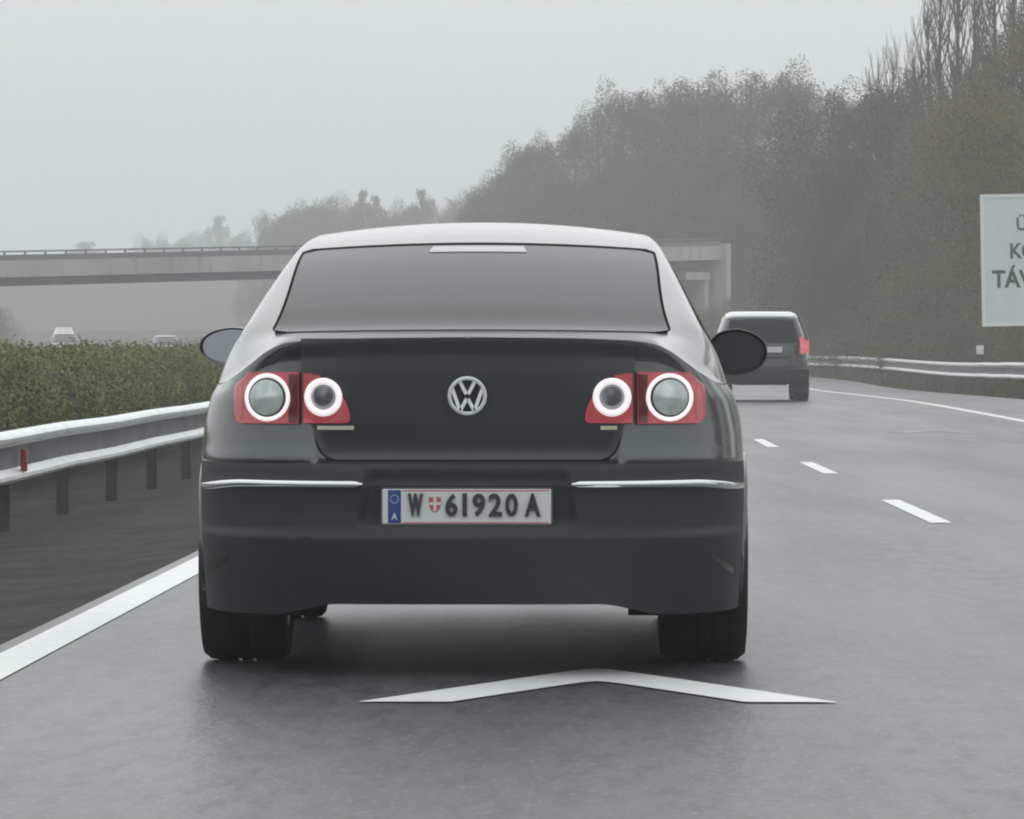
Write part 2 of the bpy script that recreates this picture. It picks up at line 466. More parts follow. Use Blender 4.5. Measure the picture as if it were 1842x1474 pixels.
# hedge on the central reserve
def hedge():
    root = empty('hedge', rp(-6.3, 30)); b = root.location
    tag(root, 'long clipped olive green hedge behind the left crash barrier', 'hedge')
    ph = np.array([random.uniform(0, 6.28) for _ in range(8)])
    def top(y): return 1.06 + .05*math.sin(y*1.7+ph[0]) + .05*math.sin(y*.61+ph[1]) + .035*math.sin(y*3.9+ph[2]) + .02*ss(45, 80, y)
    def bulge(y, z): return .12*math.sin(y*2.1+ph[3]+z*2)+.10*math.sin(y*.83+ph[4])+.07*math.sin(y*4.7+z*5+ph[5])
    core = MB(); P = []
    for i in range(170):
        y = 3 + i*1.2
        P.append([rp(l, y, z) - b for l, z in ((-5.50+bulge(y, .2)*.4, -.28), (-5.52+bulge(y, .8)*.5, .65), (-5.85, top(y)-.2), (-7.2, top(y)-.2), (-7.4, -.28))])
    core.grid(P); core.build('twig_core', M['hedge_core'], root)
    n = 420000
    y = np.where(RNG.random(n) < .10, 2 + 28*RNG.random(n), 30 + 175*RNG.random(n)**2.7)
    tp = 1.06 + .05*np.sin(y*1.7+ph[0]) + .05*np.sin(y*.61+ph[1]) + .035*np.sin(y*3.9+ph[2]) + .02*np.clip((y-45)/35, 0, 1)
    def blg(z): return .15*np.sin(y*2.1+ph[3]+z*2)+.12*np.sin(y*.83+ph[4])+.09*np.sin(y*4.7+z*5+ph[5])
    side_ = RNG.random(n) < .62
    zs_ = .26 + .1*np.sin(y*3.3) + (tp-.30)*RNG.random(n)
    k = np.clip((zs_-.55)/.5, 0, 1); k = k*k*(3-2*k)
    ls_ = -5.25 + blg(zs_) - np.abs(RNG.normal(0, .16, n)) - .38*k
    lt_ = -5.45 - 1.7*RNG.random(n)
    zt2 = tp - .05 + RNG.normal(0, .03, n) + .11*RNG.random(n)**5 + .05*np.sin(lt_*4+y*2.7) - .22*np.clip((.5-(-5.25-lt_))/.5, 0, 1)
    l = np.where(side_, ls_, lt_); z = np.where(side_, zs_, zt2)
    zz = np.array([zr(q) for q in np.linspace(0, 220, 441)])
    C = np.stack([l - b.x, y - b.y, np.interp(y, np.linspace(0, 220, 441), zz) + z - b.z], 1)
    C[:, 0] += np.where(y > 170, -((y-170)**2)/1000, 0)
    me = leaf_mesh('foliage', np.array(C), (.011, .028), M['leaf_hedge'])
    o = bpy.data.objects.new('foliage', me); COL.objects.link(o); o.parent = root
hedge()

# ------------------------------------------------------------------ trees
def limb(mb, p, d, L, r, depth, ends, up=.25, spread=.7, seg=5):
    pts = [p]; q = Vector(p); dd = Vector(d).normalized()
    n = 4
    for i in range(n):
        dd = (dd + Vector((random.gauss(0, .10), random.gauss(0, .10), up*.18))).normalized()
        q = q + dd*(L/n); pts.append(Vector(q))
    mb.tube(pts, [r*(1-.75*i/n) for i in range(n+1)], seg, cap=False)
    ends.append((pts[-1], depth)); ends.append((pts[2], depth))
    if depth > 0:
        for k in range(random.choice((3, 3, 4))):
            t = random.randint(1, n)
            a = random.uniform(0, 6.283); w = Vector((math.cos(a), math.sin(a), random.uniform(-.1, .4)))
            limb(mb, pts[t], (dd*(1-spread) + w*spread), L*random.uniform(.5, .72), r*.5, depth-1, ends, up, spread, 4)

def make_tree(name, H, wid, crown0, nleaf, leaf, mleaf, seedv, shape='round', clump=.9):
    random.seed(seedv)
    root = empty(name, (0, 0, 0))
    mb = MB(); ends = []
    mb.tube([(0, 0, -.5), (.05*H*.1, 0, H*.25), (random.uniform(-.3, .3), random.uniform(-.3, .3), H*.6), (0, 0, H*.93)], [H*.018, H*.015, H*.009, .02], 7)
    for k in range(15):
        t = random.uniform(crown0, .88); a = k*2.4 + random.uniform(-.4, .4)
        limb(mb, Vector((0, 0, H*t)), Vector((math.cos(a), math.sin(a), .55 if shape == 'round' else 1.0)), wid*random.uniform(.45, .75)*(1.15-t*.75), H*.006, 2, ends)
    mb.build('trunk', M['bark'], root)
    # crown: many upright billows inside a domed envelope, leaves thickest near each billow's skin
    def env(t):
        u = (t-crown0)/(1-crown0)
        return wid*max(.12, (math.sin(math.pi*min(1, .16+u*.84))**.75))
    L = []
    for k in range(34):
        t = crown0 + (1-crown0)*random.random()**.85*.86
        a = random.uniform(0, 6.283); q = env(t)*math.sqrt(random.uniform(.05, .8))
        sz = random.uniform(.24, .44)*wid*(1.1-.55*t)
        L.append((q*math.cos(a), q*math.sin(a), H*t, sz, sz*random.uniform(1.1, 1.9)))
    for k in range(5):
        a = random.uniform(0, 6.283); q = wid*.32*random.random()
        sz = wid*random.uniform(.13, .22)
        L.append((q*math.cos(a), q*math.sin(a), H*random.uniform(.84, .93), sz, sz*random.uniform(1.3, 2.2)))
    L = np.array(L)
    wgt = L[:, 3]**1.6*L[:, 4]**.8; wgt /= wgt.sum()
    idx = RNG.choice(len(L), nleaf, p=wgt)
    d = RNG.normal(size=(nleaf, 3)); d /= np.linalg.norm(d, axis=1)[:, None]
    rr = 1.0 - np.abs(RNG.normal(0, .26, nleaf)); rr = np.clip(rr, .05, 1)
    bump_ = 1 + .16*np.sin(d[:, 0]*5+idx)*np.sin(d[:, 2]*6+idx*2) + .10*np.sin(d[:, 1]*11+idx*3)
    C = L[idx][:, :3] + d*(rr*bump_)[:, None]*np.stack([L[idx][:, 3], L[idx][:, 3], L[idx][:, 4]], 1)
    C[:, 2] = np.maximum(C[:, 2], .1)
    C[:, 2] *= H*.985/C[:, 2].max()
    me = leaf_mesh('crown', C, leaf, mleaf)
    o = bpy.data.objects.new('crown', me); COL.objects.link(o); o.parent = root
    root['h'] = H
    return root

def make_poplar(seedv, H=20):
    random.seed(seedv)
    root = empty('bare_poplar', (0, 0, 0))
    mb = MB(); tw = MB()
    mb.tube([(0, 0, -.5), (0, 0, H*.3), (.1, .05, H*.7), (0, 0, H)], [.22, .17, .09, .015], 7)
    for k in range(70):
        t = random.uniform(.12, .93); a = random.uniform(0, 6.283)
        L = H*.30*(1.1-t)*random.uniform(.6, 1.1) + 1.2
        p = Vector((0, 0, H*t)); pts = [p]; d = Vector((math.cos(a)*.6, math.sin(a)*.6, .8)); q = Vector(p)
        for i in range(5):
            d = (d*Vector((.72, .72, 1)) if False else Vector((d.x*.74, d.y*.74, d.z+.1))).normalized() + Vector((random.gauss(0, .04), random.gauss(0, .04), 0))
            q = q + d*L/5; pts.append(Vector(q))
        tw.tube(pts, [.042, .034, .026, .02, .014, .008], 4, cap=False)
        for j in range(5):
            b = pts[random.randint(1, 4)]; aa = random.uniform(0, 6.283); l2 = random.uniform(.7, 1.8)
            tw.tube([b, b+Vector((math.cos(aa)*.16*l2, math.sin(aa)*.16*l2, .5*l2)), b+Vector((math.cos(aa)*.22*l2, math.sin(aa)*.22*l2, l2))], [.016, .012, .006], 3, cap=False)
    mb.build('trunk', M['bark'], root)
    tw.build('crown', M['bark'], root)
    root['h'] = H
    return root

protos = {
    'grey': [make_tree('hazy_tree', 15, 4.0, .05, 52000, (.035, .075), M['leaf_grey'], 11+i, clump=1.0) for i in range(3)],
    'brown': [make_tree('autumn_tree', 13, 3.5, .04, 50000, (.028, .065), M['leaf_brown'], 31+i, clump=.8) for i in range(3)],
    'spire': [make_tree('narrow_tree', 15, 1.5, .05, 16000, (.045, .09), M['leaf_grey'], 51, 'spire', clump=.6)],
    'bush': [make_tree('roadside_bush', 4, 2.4, .02, 16000, (.022, .055), M['leaf_brown'], 61+i, clump=.6) for i in range(2)],
    'poplar': [make_poplar(71), make_poplar(72)],
}
used = {}
AT = lambda px, y: (px-1057)*y/FPX          # lateral position of a sight line, at distance y
def plant(kind, px, d, top, label, group, which=None, wscale=1.0, hmin=None):
    lst = protos[kind]
    i = used.get(kind, 0) % len(lst) if which is None else which
    first = (kind, i) not in used
    used[(kind, i)] = 1; used[kind] = used.get(kind, 0) + 1
    src = lst[i]
    o = src if first else copy_tree(src)
    x = AT(px, d); zg = terr(x, d)
    zt = CAMZ + (656-top)*d/FPX
    H = zt - zg
    s = H/src['h']
    o.location = (x, d, zg); o.rotation_euler = (0, 0, random.uniform(0, 6.28))
    o.scale = (s*wscale, s*wscale, s)
    tag(o, label, 'tree' if kind != 'bush' else 'bush', group)
    return o
random.seed(99)
G1 = 'brown autumn trees beyond the right barrier'
L1 = 'brown-leaved autumn tree in the row beyond the right barrier'
for px, d, top in [(1860, 132, -40), (1800, 150, 40), (1735, 158, 130), (1690, 172, 160), (1648, 178, 205), (1845, 165, 20), (1770, 176, 60), (1610, 196, 250), (1880, 150, 150), (1715, 168, 330), (1640, 182, 390), (1800, 160, 330), (1575, 205, 420)]:
    plant('brown', px, d + 30, top, L1, G1, wscale=random.uniform(.95, 1.25))
for X, d, h_ in [(20, 122, 12), (17.5, 108, 13), (22, 96, 11), (18, 84, 12.5), (21, 70, 12), (18.5, 57, 11), (23, 44, 13), (19, 30, 12)]:
    o = plant('brown', 1057 + X*FPX/d, d, 656 - h_*FPX/d, 'brown-leaved autumn tree standing nearer the viewer outside the right picture edge', 'nearer brown trees')
G2 = 'grey-green trees beyond the bend'
L2 = 'grey-green hazy tree in the tall mass beyond the bend'
for px, d, top in [(1600, 215, 105), (1555, 222, 130), (1500, 232, 128), (1450, 300, 112), (1405, 306, 95), (1350, 310, 122), (1305, 316, 112), (1255, 320, 113), (1205, 325, 133), (1165, 332, 128), (1120, 335, 128), (1075, 345, 172), (1035, 352, 195), (985, 360, 225), (950, 368, 240), (912, 378, 280), (880, 392, 315), (895, 400, 300), (935, 380, 240), (860, 420, 335),
                   (1640, 212, 95), (1530, 214, 250), (1480, 224, 270), (1430, 298, 250), (1370, 302, 280), (1330, 306, 300), (1290, 310, 230), (1235, 312, 240), (1180, 318, 260), (1130, 322, 270), (1060, 335, 300), (1010, 345, 310), (1505, 212, 390), (1470, 262, 380), (1400, 300, 410), (1345, 304, 420), (1560, 204, 330), (960, 360, 330), (1100, 330, 350), (1240, 318, 400), (1290, 316, 420)]:
    plant('grey', px, d, top, L2, G2, wscale=random.uniform(.9, 1.2))
G3 = 'faint trees beyond the overpass'
L3 = 'faint grey round tree rising over the overpass in the mist'
for px, d, top in [(475, 440, 372), (515, 445, 362), (560, 450, 350), (597, 450, 336), (632, 455, 348), (735, 450, 350), (775, 445, 340), (820, 440, 332), (855, 430, 338), (500, 430, 400), (540, 430, 395), (690, 450, 372), (665, 450, 352), (715, 445, 365), (580, 450, 352), (530, 450, 360), (600, 440, 400), (800, 430, 390)]:
    plant('grey', px, d + 130, top, L3, G3, wscale=random.uniform(.9, 1.2))
for px, d, top in [(652, 452, 338), (676, 455, 348), (757, 448, 336)]:
    plant('spire', px, d + 130, top, 'faint narrow pointed tree among round ones beyond the overpass', 'narrow pointed trees beyond the overpass', wscale=1.15)
G4 = 'palest trees on the horizon'
for px, d, top in [(262, 640, 416), (295, 640, 412), (330, 650, 412), (362, 650, 410), (395, 640, 408), (430, 640, 404), (280, 640, 432), (345, 640, 432)]:
    plant('grey', px, d + 290, top, 'palest distant tree, almost lost in mist left of the sedan roof', G4, wscale=1.1)
plant('spire', 393, 920, 384, 'palest pointed treetop standing above the misty row on the left', None, wscale=1.5)
plant('spire', 152, 900, 432, 'small lone pale tree poking above the left end of the overpass', None, wscale=3.2)
for i, (px, d, top) in enumerate([(1690, 196, -60), (1722, 200, -120), (1750, 196, -90), (1785, 200, -140), (1822, 196, -120), (1856, 200, -150), (1668, 206, 5), (1645, 225, 80), (1605, 240, 96), (1578, 246, 104)]):
    plant('poplar', px, d, top, 'tall bare leafless poplar above the brown trees', 'bare poplars above the brown trees', wscale=1.15)
for px, d, top in [(1258, 270, 548), (1282, 274, 545), (1312, 276, 530), (1350, 272, 525)]:
    plant('bush', px, d, top, 'brown bush growing at the right end of the overpass', 'bushes at the overpass end', wscale=.9)
for px, d, top in [(1475, 214, 545), (1515, 206, 560), (1560, 198, 540), (1605, 190, 545), (1655, 180, 540), (1705, 172, 555), (1752, 172, 540), (1800, 176, 560), (1845, 176, 560), (1430, 236, 545), (1400, 250, 535)]:
    plant('bush', px, d, top, 'brown scrub bush along the foot of the trees behind the right barrier', 'scrub bushes behind the right barrier', wscale=1.1)
plant('bush', -14, 340, 545, 'grey-green bush at the far left edge under the overpass', None)

# misty hillside seen under and past the overpass
hm = MB()
hm.grid([[Vector((x, y, terr(-60, 350) - 2 + (15.5 + .8*math.sin(x*.05) + .5*math.sin(x*.13+1))*ss(600, 720, y))) for y in (590, 610, 630, 650, 670, 690, 710, 730, 800)] for x in range(-450, 120, 12)])
M['hill'] = mat('distant_wood', (.030, .038, .030), .95, noise=[(.05, (.045, .05, .035), .4, .6)])
tag(hm.build('hillside', M['hill']), kind='structure')

# ------------------------------------------------------------------ overpass
def overpass():
    A = Vector((AT(-700, 218), 218, 0)); B = Vector((AT(1298, 290), 290, 0))
    L = (B-A).length; u = (B-A)/L; n = Vector((-u.y, u.x, 0))
    root = empty('overpass_bridge', (A.x, A.y, 0)); tag(root, 'pale concrete overpass crossing the motorway in the mist', 'bridge')
    # underside height from two sight lines
    def zb(s):
        p = A + u*s
        px = 1057 + p.x*FPX/p.y
        ypx = 514 - 33*px/1250
        return CAMZ + (656-ypx)*p.y/FPX
    z0, z1 = zb(L*.3), zb(L); sl = (z1-z0)/(L*.7)
    zl = lambda s: z0 + sl*(s-L*.3)
    K = 24
    def bar(mb, s0, s1, n0, n1, a, b):
        P = []
        for i in range(K+1):
            s = lerp(s0, s1, i/K); q = u*s
            P.append([q + n*n0 + Vector((0, 0, zl(s)+a)), q + n*n0 + Vector((0, 0, zl(s)+b)), q + n*n1 + Vector((0, 0, zl(s)+b)), q + n*n1 + Vector((0, 0, zl(s)+a)), q + n*n0 + Vector((0, 0, zl(s)+a))])
        mb.grid(P)
        mb.f.append(tuple(len(mb.v)-5*(K+1)+k for k in range(4))); mb.f.append(tuple(len(mb.v)-5+k for k in range(4)))
    d = MB(); bar(d, 0, L, 0, 11, .40, 1.22); d.build('deck', M['concrete'], root, smooth=False)
    for off in (.9, 3.8, 6.7, 9.4):
        gdr = MB(); bar(gdr, 0, L-.6, off, off+.8, -.05, .40); gdr.build('girder', M['concrete_dark'], root, smooth=False)
    pr = MB(); bar(pr, 0, L, .1, .35, 1.22, 1.45); bar(pr, 0, L, .15, .23, 1.62, 1.70); bar(pr, 0, L, .15, .21, 1.44, 1.50)
    s = 0.5
    while s < L:
        q = u*s + n*.19; pr.box(q.x-.05, q.x+.05, q.y-.05, q.y+.05, zl(s)+1.3, zl(s)+1.65); s += 1.5
    pr.build('railing', M['rail'], root, smooth=False)
    # right-hand end: end wall, bearing beam and column
    ew = MB(); q = u*(L-.05)
    R_ = Matrix.Translation(q) @ Matrix.Rotation(math.atan2(u.y, u.x), 4, 'Z')
    ew.box(0, .42, -.4, 11, -1.5+zr(290), zl(L)+1.35, R_); ew.build('end_wall', M['concrete'], root, smooth=False)
    bb = MB(); bb.box(-3.2, -.75, .3, 10.5, zl(L)-.82, zl(L)-.38, R_); bb.build('bearing_beam', M['concrete'], root, smooth=False)
    for yy in (.7, 9.6):
        co = MB(); co.box(-1.15, -.75, yy-.3, yy+.3, -1.0+zr(290), zl(L)-.822, R_); co.build('column', M['concrete'], root, smooth=False)
    # left-hand end wall, and the earth ramp that carries the side road up to it
    lw = MB(); R0 = Matrix.Rotation(math.atan2(u.y, u.x), 4, 'Z'); lw.box(-.6, -.02, -.3, 11.3, -2.5, zl(0)+1.36, R0); lw.build('end_wall', M['concrete'], root, smooth=False)
    rm = MB()
    rm.grid([[A - u*(.62 + 14*i) + n*off + Vector((0, 0, max(.2, zl(0) + 1.1 - .25*i)*hf - (1-hf)*1.0)) for off, hf in ((-16, 0), (-2, 1), (13, 1), (27, 0))] for i in range(12)])
    rm.grid([[A - u*.62 + n*off + Vector((0, 0, (zl(0)+1.1)*hf - (1-hf))) for off, hf in ((-16, 0), (-2, 1), (13, 1), (27, 0))], [A - u*.62 + n*off + Vector((0, 0, -1.2)) for off in (-16, -2, 13, 27)]])
    tag(rm.build('embankment', M['ground'], smooth=False), kind='structure')
overpass()

# ------------------------------------------------------------------ lettering
def text_mesh(txt, size, offset=0.0, depth=.004):
    cu = bpy.data.curves.new('lettering', 'FONT'); cu.body = txt; cu.size = size; cu.offset = offset; cu.extrude = depth; cu.resolution_u = 4
    o = bpy.data.objects.new('tmp', cu); COL.objects.link(o)
    dg = bpy.context.evaluated_depsgraph_get()
    me = bpy.data.meshes.new_from_object(o.evaluated_get(dg))
    bpy.data.objects.remove(o); bpy.data.curves.remove(cu)
    return me
def text(txt, x0, x1, z0, z1, y, m, parent, name='lettering', offset=0.0):
    """text fitted in the vertical rectangle x0..x1, z0..z1 at depth y, read from -Y"""
    me = text_mesh(txt, 1.0, offset)
    n = len(me.vertices); co = np.zeros(n*3); me.vertices.foreach_get('co', co); co = co.reshape(-1, 3)
    a, b = co.min(0), co.max(0)
    q = np.zeros_like(co)
    q[:, 0] = x0 + (co[:, 0]-a[0])/(b[0]-a[0])*(x1-x0)
    q[:, 2] = z0 + (co[:, 1]-a[1])/(b[1]-a[1])*(z1-z0)
    q[:, 1] = y - co[:, 2] - .004
    me.vertices.foreach_set('co', q.ravel()); me.update()
    me.materials.clear(); me.materials.append(m)
    o = bpy.data.objects.new(name, me); COL.objects.link(o); o.parent = parent
    return o

# ------------------------------------------------------------------ roadside sign
def roadsign():
    d = 154.0; s = FPX/d
    x0 = AT(1768, d); z0 = CAMZ + (656-588)/s; z1 = CAMZ + (656-351)/s; w = 4.05
    root = empty('road_sign', (x0, d, terr(x0+2, d))); tag(root, 'large white road sign with dark lettering beside the brown trees', 'sign')
    root.rotation_euler = (0, R(-1.1), 0)
    b = root.location; z0 -= b.z; z1 -= b.z
    p = MB(); p.box(.07, w-.07, 0, .05, z0+.07, z1-.07); p.build('panel', M['signwhite'], root, smooth=False)
    f = MB()
    for a in ((0, w, z0, z0+.1), (0, w, z1-.1, z1), (0, .1, z0+.1, z1-.1), (w-.1, w, z0+.1, z1-.1)):
        f.box(a[0], a[1], -.03, .06, a[2], a[3])
    f.build('border', M['signedge'], root, smooth=False)
    zz = lambda py: CAMZ + (656-py)/s - b.z
    text('TÁVOLSÁG', .33, .33+3.40, zz(519.5), zz(479), -.002, M['ink'], root, offset=.028)
    text('KÖVETÉSI', .92, .92+2.45, zz(467), zz(432), -.002, M['ink'], root, offset=.025)
    text('Ü', 1.13, 1.45, zz(417), zz(388), -.002, M['ink'], root, offset=.02)
    for px in (1.45, w-1.45):
        q = MB(); q.box(px-.07, px+.07, .06, .2, -.4, z1-.3); q.build('post', M['post'], root, smooth=False)
roadsign()
def delineator():
    d = 150.0; x = AT(1763, d); zg = terr(x, d)
    root = empty('marker_post', (x, d, zg)); tag(root, 'small white marker post behind the right barrier under the sign', 'marker post')
    zt = CAMZ + (656-622)*d/FPX - zg
    a = MB(); a.box(-.13, .09, -.04, .04, zt-.27, zt); a.build('head', M['carwhite'], root, bevel=.02)
    b = MB(); b.box(-.05, .05, -.035, .035, -.3, zt-.27); b.build('stem', M['post'], root, smooth=False)
    e = MB(); e.box(.092, .2, -.03, .03, zt-.25, zt-.03); e.build('reflector', M['plastic'], root, smooth=False)
delineator()

# ------------------------------------------------------------------ the dark sedan
CAR = empty('sedan_car', (-.37, 15.0, 0))
tag(CAR, 'dark graphite sedan with round tail lights filling the middle of the lane', 'car')
LR, NR = .95, 3.3                 # length and exponent of the rounded rear in plan
WT = spl([(.10, .855), (.20, .862), (.35, .868), (.60, .876), (.75, .870), (.86, .848), (.925, .812), (.97, .79), (1.1, .74)])
PC = spl([(.10, .14), (.20, .10), (.30, .055), (.40, .016), (.43, .006), (.438, .004), (.462, .03), (.50, .03), (.58, .018), (.597, .012), (.606, .024), (.630, .032), (.650, .038), (.6635, .050), (.673, .085), (.70, .094), (.80, .074), (.95, .050), (1.10, .035)])
PO = spl([(.10, .14), (.20, .10), (.30, .055), (.40, .016), (.43, .006), (.438, .004), (.462, .03), (.50, .03), (.58, .018), (.597, .012), (.606, .024), (.630, .034), (.652, .038), (.6635, .044), (.670, .041), (.72, .058), (.78, .072), (.80, .074), (.95, .050), (1.10, .035)])
ZT = spl([(0, 1.054), (.3, 1.051), (.5, 1.044), (.575, 1.034), (.63, 1.010), (.675, .978), (.73, .940), (.78, .914), (.83, .905), (.90, .905)])
def rearY(x, z):
    x = abs(x); w = WT(z)
    q = min(x/w, .9995)
    bow = LR*(1-(1-q**NR)**(1/NR))
    y = lerp(PC(z), PO(z), ss(.43, .49, x - .35*max(0, z-.70)*.3)) + bow
    # plate recess in the bumper
    hw = lerp(.325, .300, (z-.445)/.16)
    if .44 < z < .665:
        y += .030*(1-ss(hw, hw+.022, x))*ss(.470, .488, z)*(1-ss(.60, .66, z))
    # spoiler lip
    zt = ZT(x)
    y -= .015*ss(-.058, -.006, z-zt)*(1-ss(.68, .80, x))
    return y
# unit plan outline of one half: (fraction of half width, y offset), rear centre -> nose centre
LEN, LF, NF = 4.77, 1.15, 2.6
def outline():
    pts = []
    for i in range(400):
        a = math.pi/2*i/399
        pts.append((math.sin(a)**(2/NR), LR*(1-math.cos(a)**(2/NR))))
    def resample(p, n):
        d = [0]
        for (x0, y0), (x1, y1) in zip(p, p[1:]): d.append(d[-1]+math.hypot((x1-x0)*.88, y1-y0))
        out_ = []; j = 0
        for k in range(n+1):
            t = d[-1]*k/n
            while j < len(d)-2 and d[j+1] < t: j += 1
            f = (t-d[j])/max(1e-9, d[j+1]-d[j]); out_.append((lerp(p[j][0], p[j+1][0], f), lerp(p[j][1], p[j+1][1], f)))
        return out_
    rear = resample(pts, 130)
    side = [(1, lerp(LR, LEN-LF, k/84)) for k in range(1, 85)]
    fr = []
    for i in range(300):
        a = math.pi/2*i/299
        fr.append((math.cos(a)**(2/NF), LEN-LF + LF*math.sin(a)**(2/NF)))
    return rear, side, resample(fr, 36)[1:]
_rear, _side, _front = outline()
def zside(y): return .905 + .022*ss(.4, 1.4, y) - .20*ss(3.2, 4.75, y)
def zbot(x, y):
    if y < .9: return .229 - .036*ss(.40, .62, abs(x)) + .0
    return .193 + .09*ss(.9, 1.1, y)
def P_body(kind, fx, yb, z):
    w = WT(z); x = w*fx
    if kind == 0: return Vector((x, rearY(min(x, w*.9995), z) if fx < .9994 else LR + PO(z), z))
    return Vector((x, yb + lerp(PO(z), 0, ss(LR, LR+.6, yb)) if kind == 1 else yb, z))
cols = [(0, a, b) for a, b in _rear] + [(1, a, b) for a, b in _side] + [(2, a, b) for a, b in _front]
ZSPLIT = .664
def body_cols(sgn):
    low, up = [], []
    for kind, fx, yb in cols:
        xr = .86*fx
        zb_ = zbot(xr, yb if kind else 0)
        zt_ = ZT(xr) if kind == 0 else zside(yb)
        if kind == 0:
            for _ in range(12):
                xx = WT(zt_)*fx; zt_ = lerp(ZT(xx), zside(yb), ss(.77, .812, xx))
        A = [P_body(kind, fx, yb, lerp(zb_, ZSPLIT, i/46)) for i in range(47)]
        B = [P_body(kind, fx, yb, lerp(ZSPLIT, zt_, i/40)) for i in range(41)]
        low.append([Vector((sgn*p.x, p.y, p.z)) for p in A]); up.append([Vector((sgn*p.x, p.y, p.z)) for p in B])
    return low, up
def drop_arches(mb):
    keep = []
    for f in mb.f:
        c = sum((Vector(mb.v[i]) for i in f), Vector())/len(f)
        if abs(c.x) > .55 and any((c.y-a)**2 + (c.z-.32)**2 < .355**2 for a in (1.05, 3.76)): continue
        keep.append(f)
    mb.f = keep
nR = len(_rear)
bump_, body_ = MB(), MB()
top_edge = {}
for sgn in (1, -1):
    low, up = body_cols(sgn)
    ncut = nR + 3
    bump_.grid(low[:ncut]); body_.grid(low[ncut-1:]); body_.grid(up)
    top_edge[sgn] = [c[-1] for c in up]
    # bumper underside lip
    bump_.grid([[c[0], c[0] + Vector((-sgn*.02, .10, .012))] for c in low[:nR-8]])
drop_arches(bump_); drop_arches(body_)

# ---- upper shell: boot deck, roof, pillars, bonnet
ZC = spl([(0, 1.054), (.3, 1.066), (.50, 1.078), (.56, 1.088), (.8, 1.162), (1.1, 1.249), (1.4, 1.326), (1.62, 1.374), (1.72, 1.396), (1.85, 1.421), (2.05, 1.448), (2.4, 1.474), (2.75, 1.474), (2.95, 1.452), (3.2, 1.345), (3.5, 1.16), (3.72, 1.02), (3.85, .985), (4.3, .92), (4.75, .74)])
CROWN = spl([(0, .006), (.5, .012), (1.0, .018), (1.62, .026), (2.0, .040), (2.4, .050), (3.0, .045), (3.7, .02), (4.75, .02)])
def xs(z): return .800 - .390*(z-.925) if z > .925 else .800
def XG(y):   # half width of the glass
    z = ZC(y) - .01
    return xs(z) - lerp(.115, .040, ss(.5, 1.7, y))
def Gsec(t, y):
    """greenhouse section; t 0..1 top, 1..2 pillar/roof edge rounding, 2..3 side"""
    zc = ZC(y); cr = CROWN(y)
    zs_ = zside(y)
    ze = max(zs_ + .012, zc - cr - .012); xe = xs(ze)
    xg = xe - lerp(.115, .045, ss(.5, 1.7, y))
    r = .022
    def ztop(x): return zc - cr*(x/max(.3, xe))**2
    if t <= 1: x = xg*t; return (x, ztop(x))
    if t <= 2:
        q = t-1
        x0, z0_ = xg, ztop(xg); x1, z1_ = xe, ztop(xe); zz = max(zs_+.004, ze-.05); x2 = xs(zz)
        # quadratic bezier through the roof edge
        a = (1-q)**2; b = 2*q*(1-q); c = q*q
        return (a*x0+b*x1+c*x2, a*z0_+b*z1_+c*zz)
    q = t-2
    zz = max(zs_+.004, ze-.05); x2 = xs(zz)
    w = WT(zs_)
    return (lerp(x2, w, q) + .012*math.sin(math.pi*q)*(1 if zz-zs_ > .1 else 0), lerp(zz, zs_, q))
T = [i/26 for i in range(27)] + [1+i/12 for i in range(1, 13)] + [2+i/10 for i in range(1, 11)]
def Dx(t):
    if t <= 1: return .60*t
    if t <= 2: return lerp(.60, .705, t-1)
    return lerp(.705, .798, t-2)
YEND = .95
Yk = [YEND*(i/40)**1.15 for i in range(41)]
def Dpt(t, k):
    x0 = Dx(t); z0_ = ZT(x0) if t < 3 else ZT(x0)
    yb = rearY(x0, z0_)
    y = yb + Yk[k]*(1-yb/YEND)
    if t > 2.9: pass
    # outer columns follow the curve of the rear corner outwards
    def xb(yy):
        q = max(0., min(1., (yy-.05)/LR)); return WT(.91)*(1-(1-q)**NR)**(1/NR)
    k_ = (x0/.798)**6
    x = x0*lerp(1, max(1, xb(y)/max(.1, xb(yb))), k_)
    z = z0_ + .055*(y-yb)*(1-(x0/.798)**4) + lerp(0, zside(y)-z0_, (x0/.798)**8*ss(0, .6, y-yb))
    return x, y, z
def shell_pt(t, k):
    x, y, z = Dpt(t, k)
    gx, gz = Gsec(t, max(y, .30))
    yb = rearY(Dx(t), ZT(Dx(t)))
    w = ss(.03, .46, y-yb) if t > 1 else lerp(ss(.20, .46, y), ss(.03, .46, y-yb), ss(.85, 1, t))
    # keep the very first row on the boundary
    return Vector((lerp(x, gx, w), y, lerp(z, gz, w)))
ROWS = [YEND + (4.70-YEND)*i/110 for i in range(1, 111)]
def front_scale(y):
    if y < LEN-LF: return 1
    q = min(.9999, (y-(LEN-LF))/LF); return (1-q**NF)**(1/NF)
def shell(sgn):
    P = []
    for t in T:
        row = [shell_pt(t, k) for k in range(41)]
        for y in ROWS:
            gx, gz = Gsec(t, y); row.append(Vector((gx*front_scale(y), y, gz)))
        P.append([Vector((sgn*p.x, p.y, p.z)) for p in row])
    return P
for sgn in (1, -1): body_.grid(shell(sgn))
BODY = body_.build('body', M['paint'], CAR, angle=55)
BUMP = bump_.build('rear_bumper', M['bumper'], CAR, angle=55)

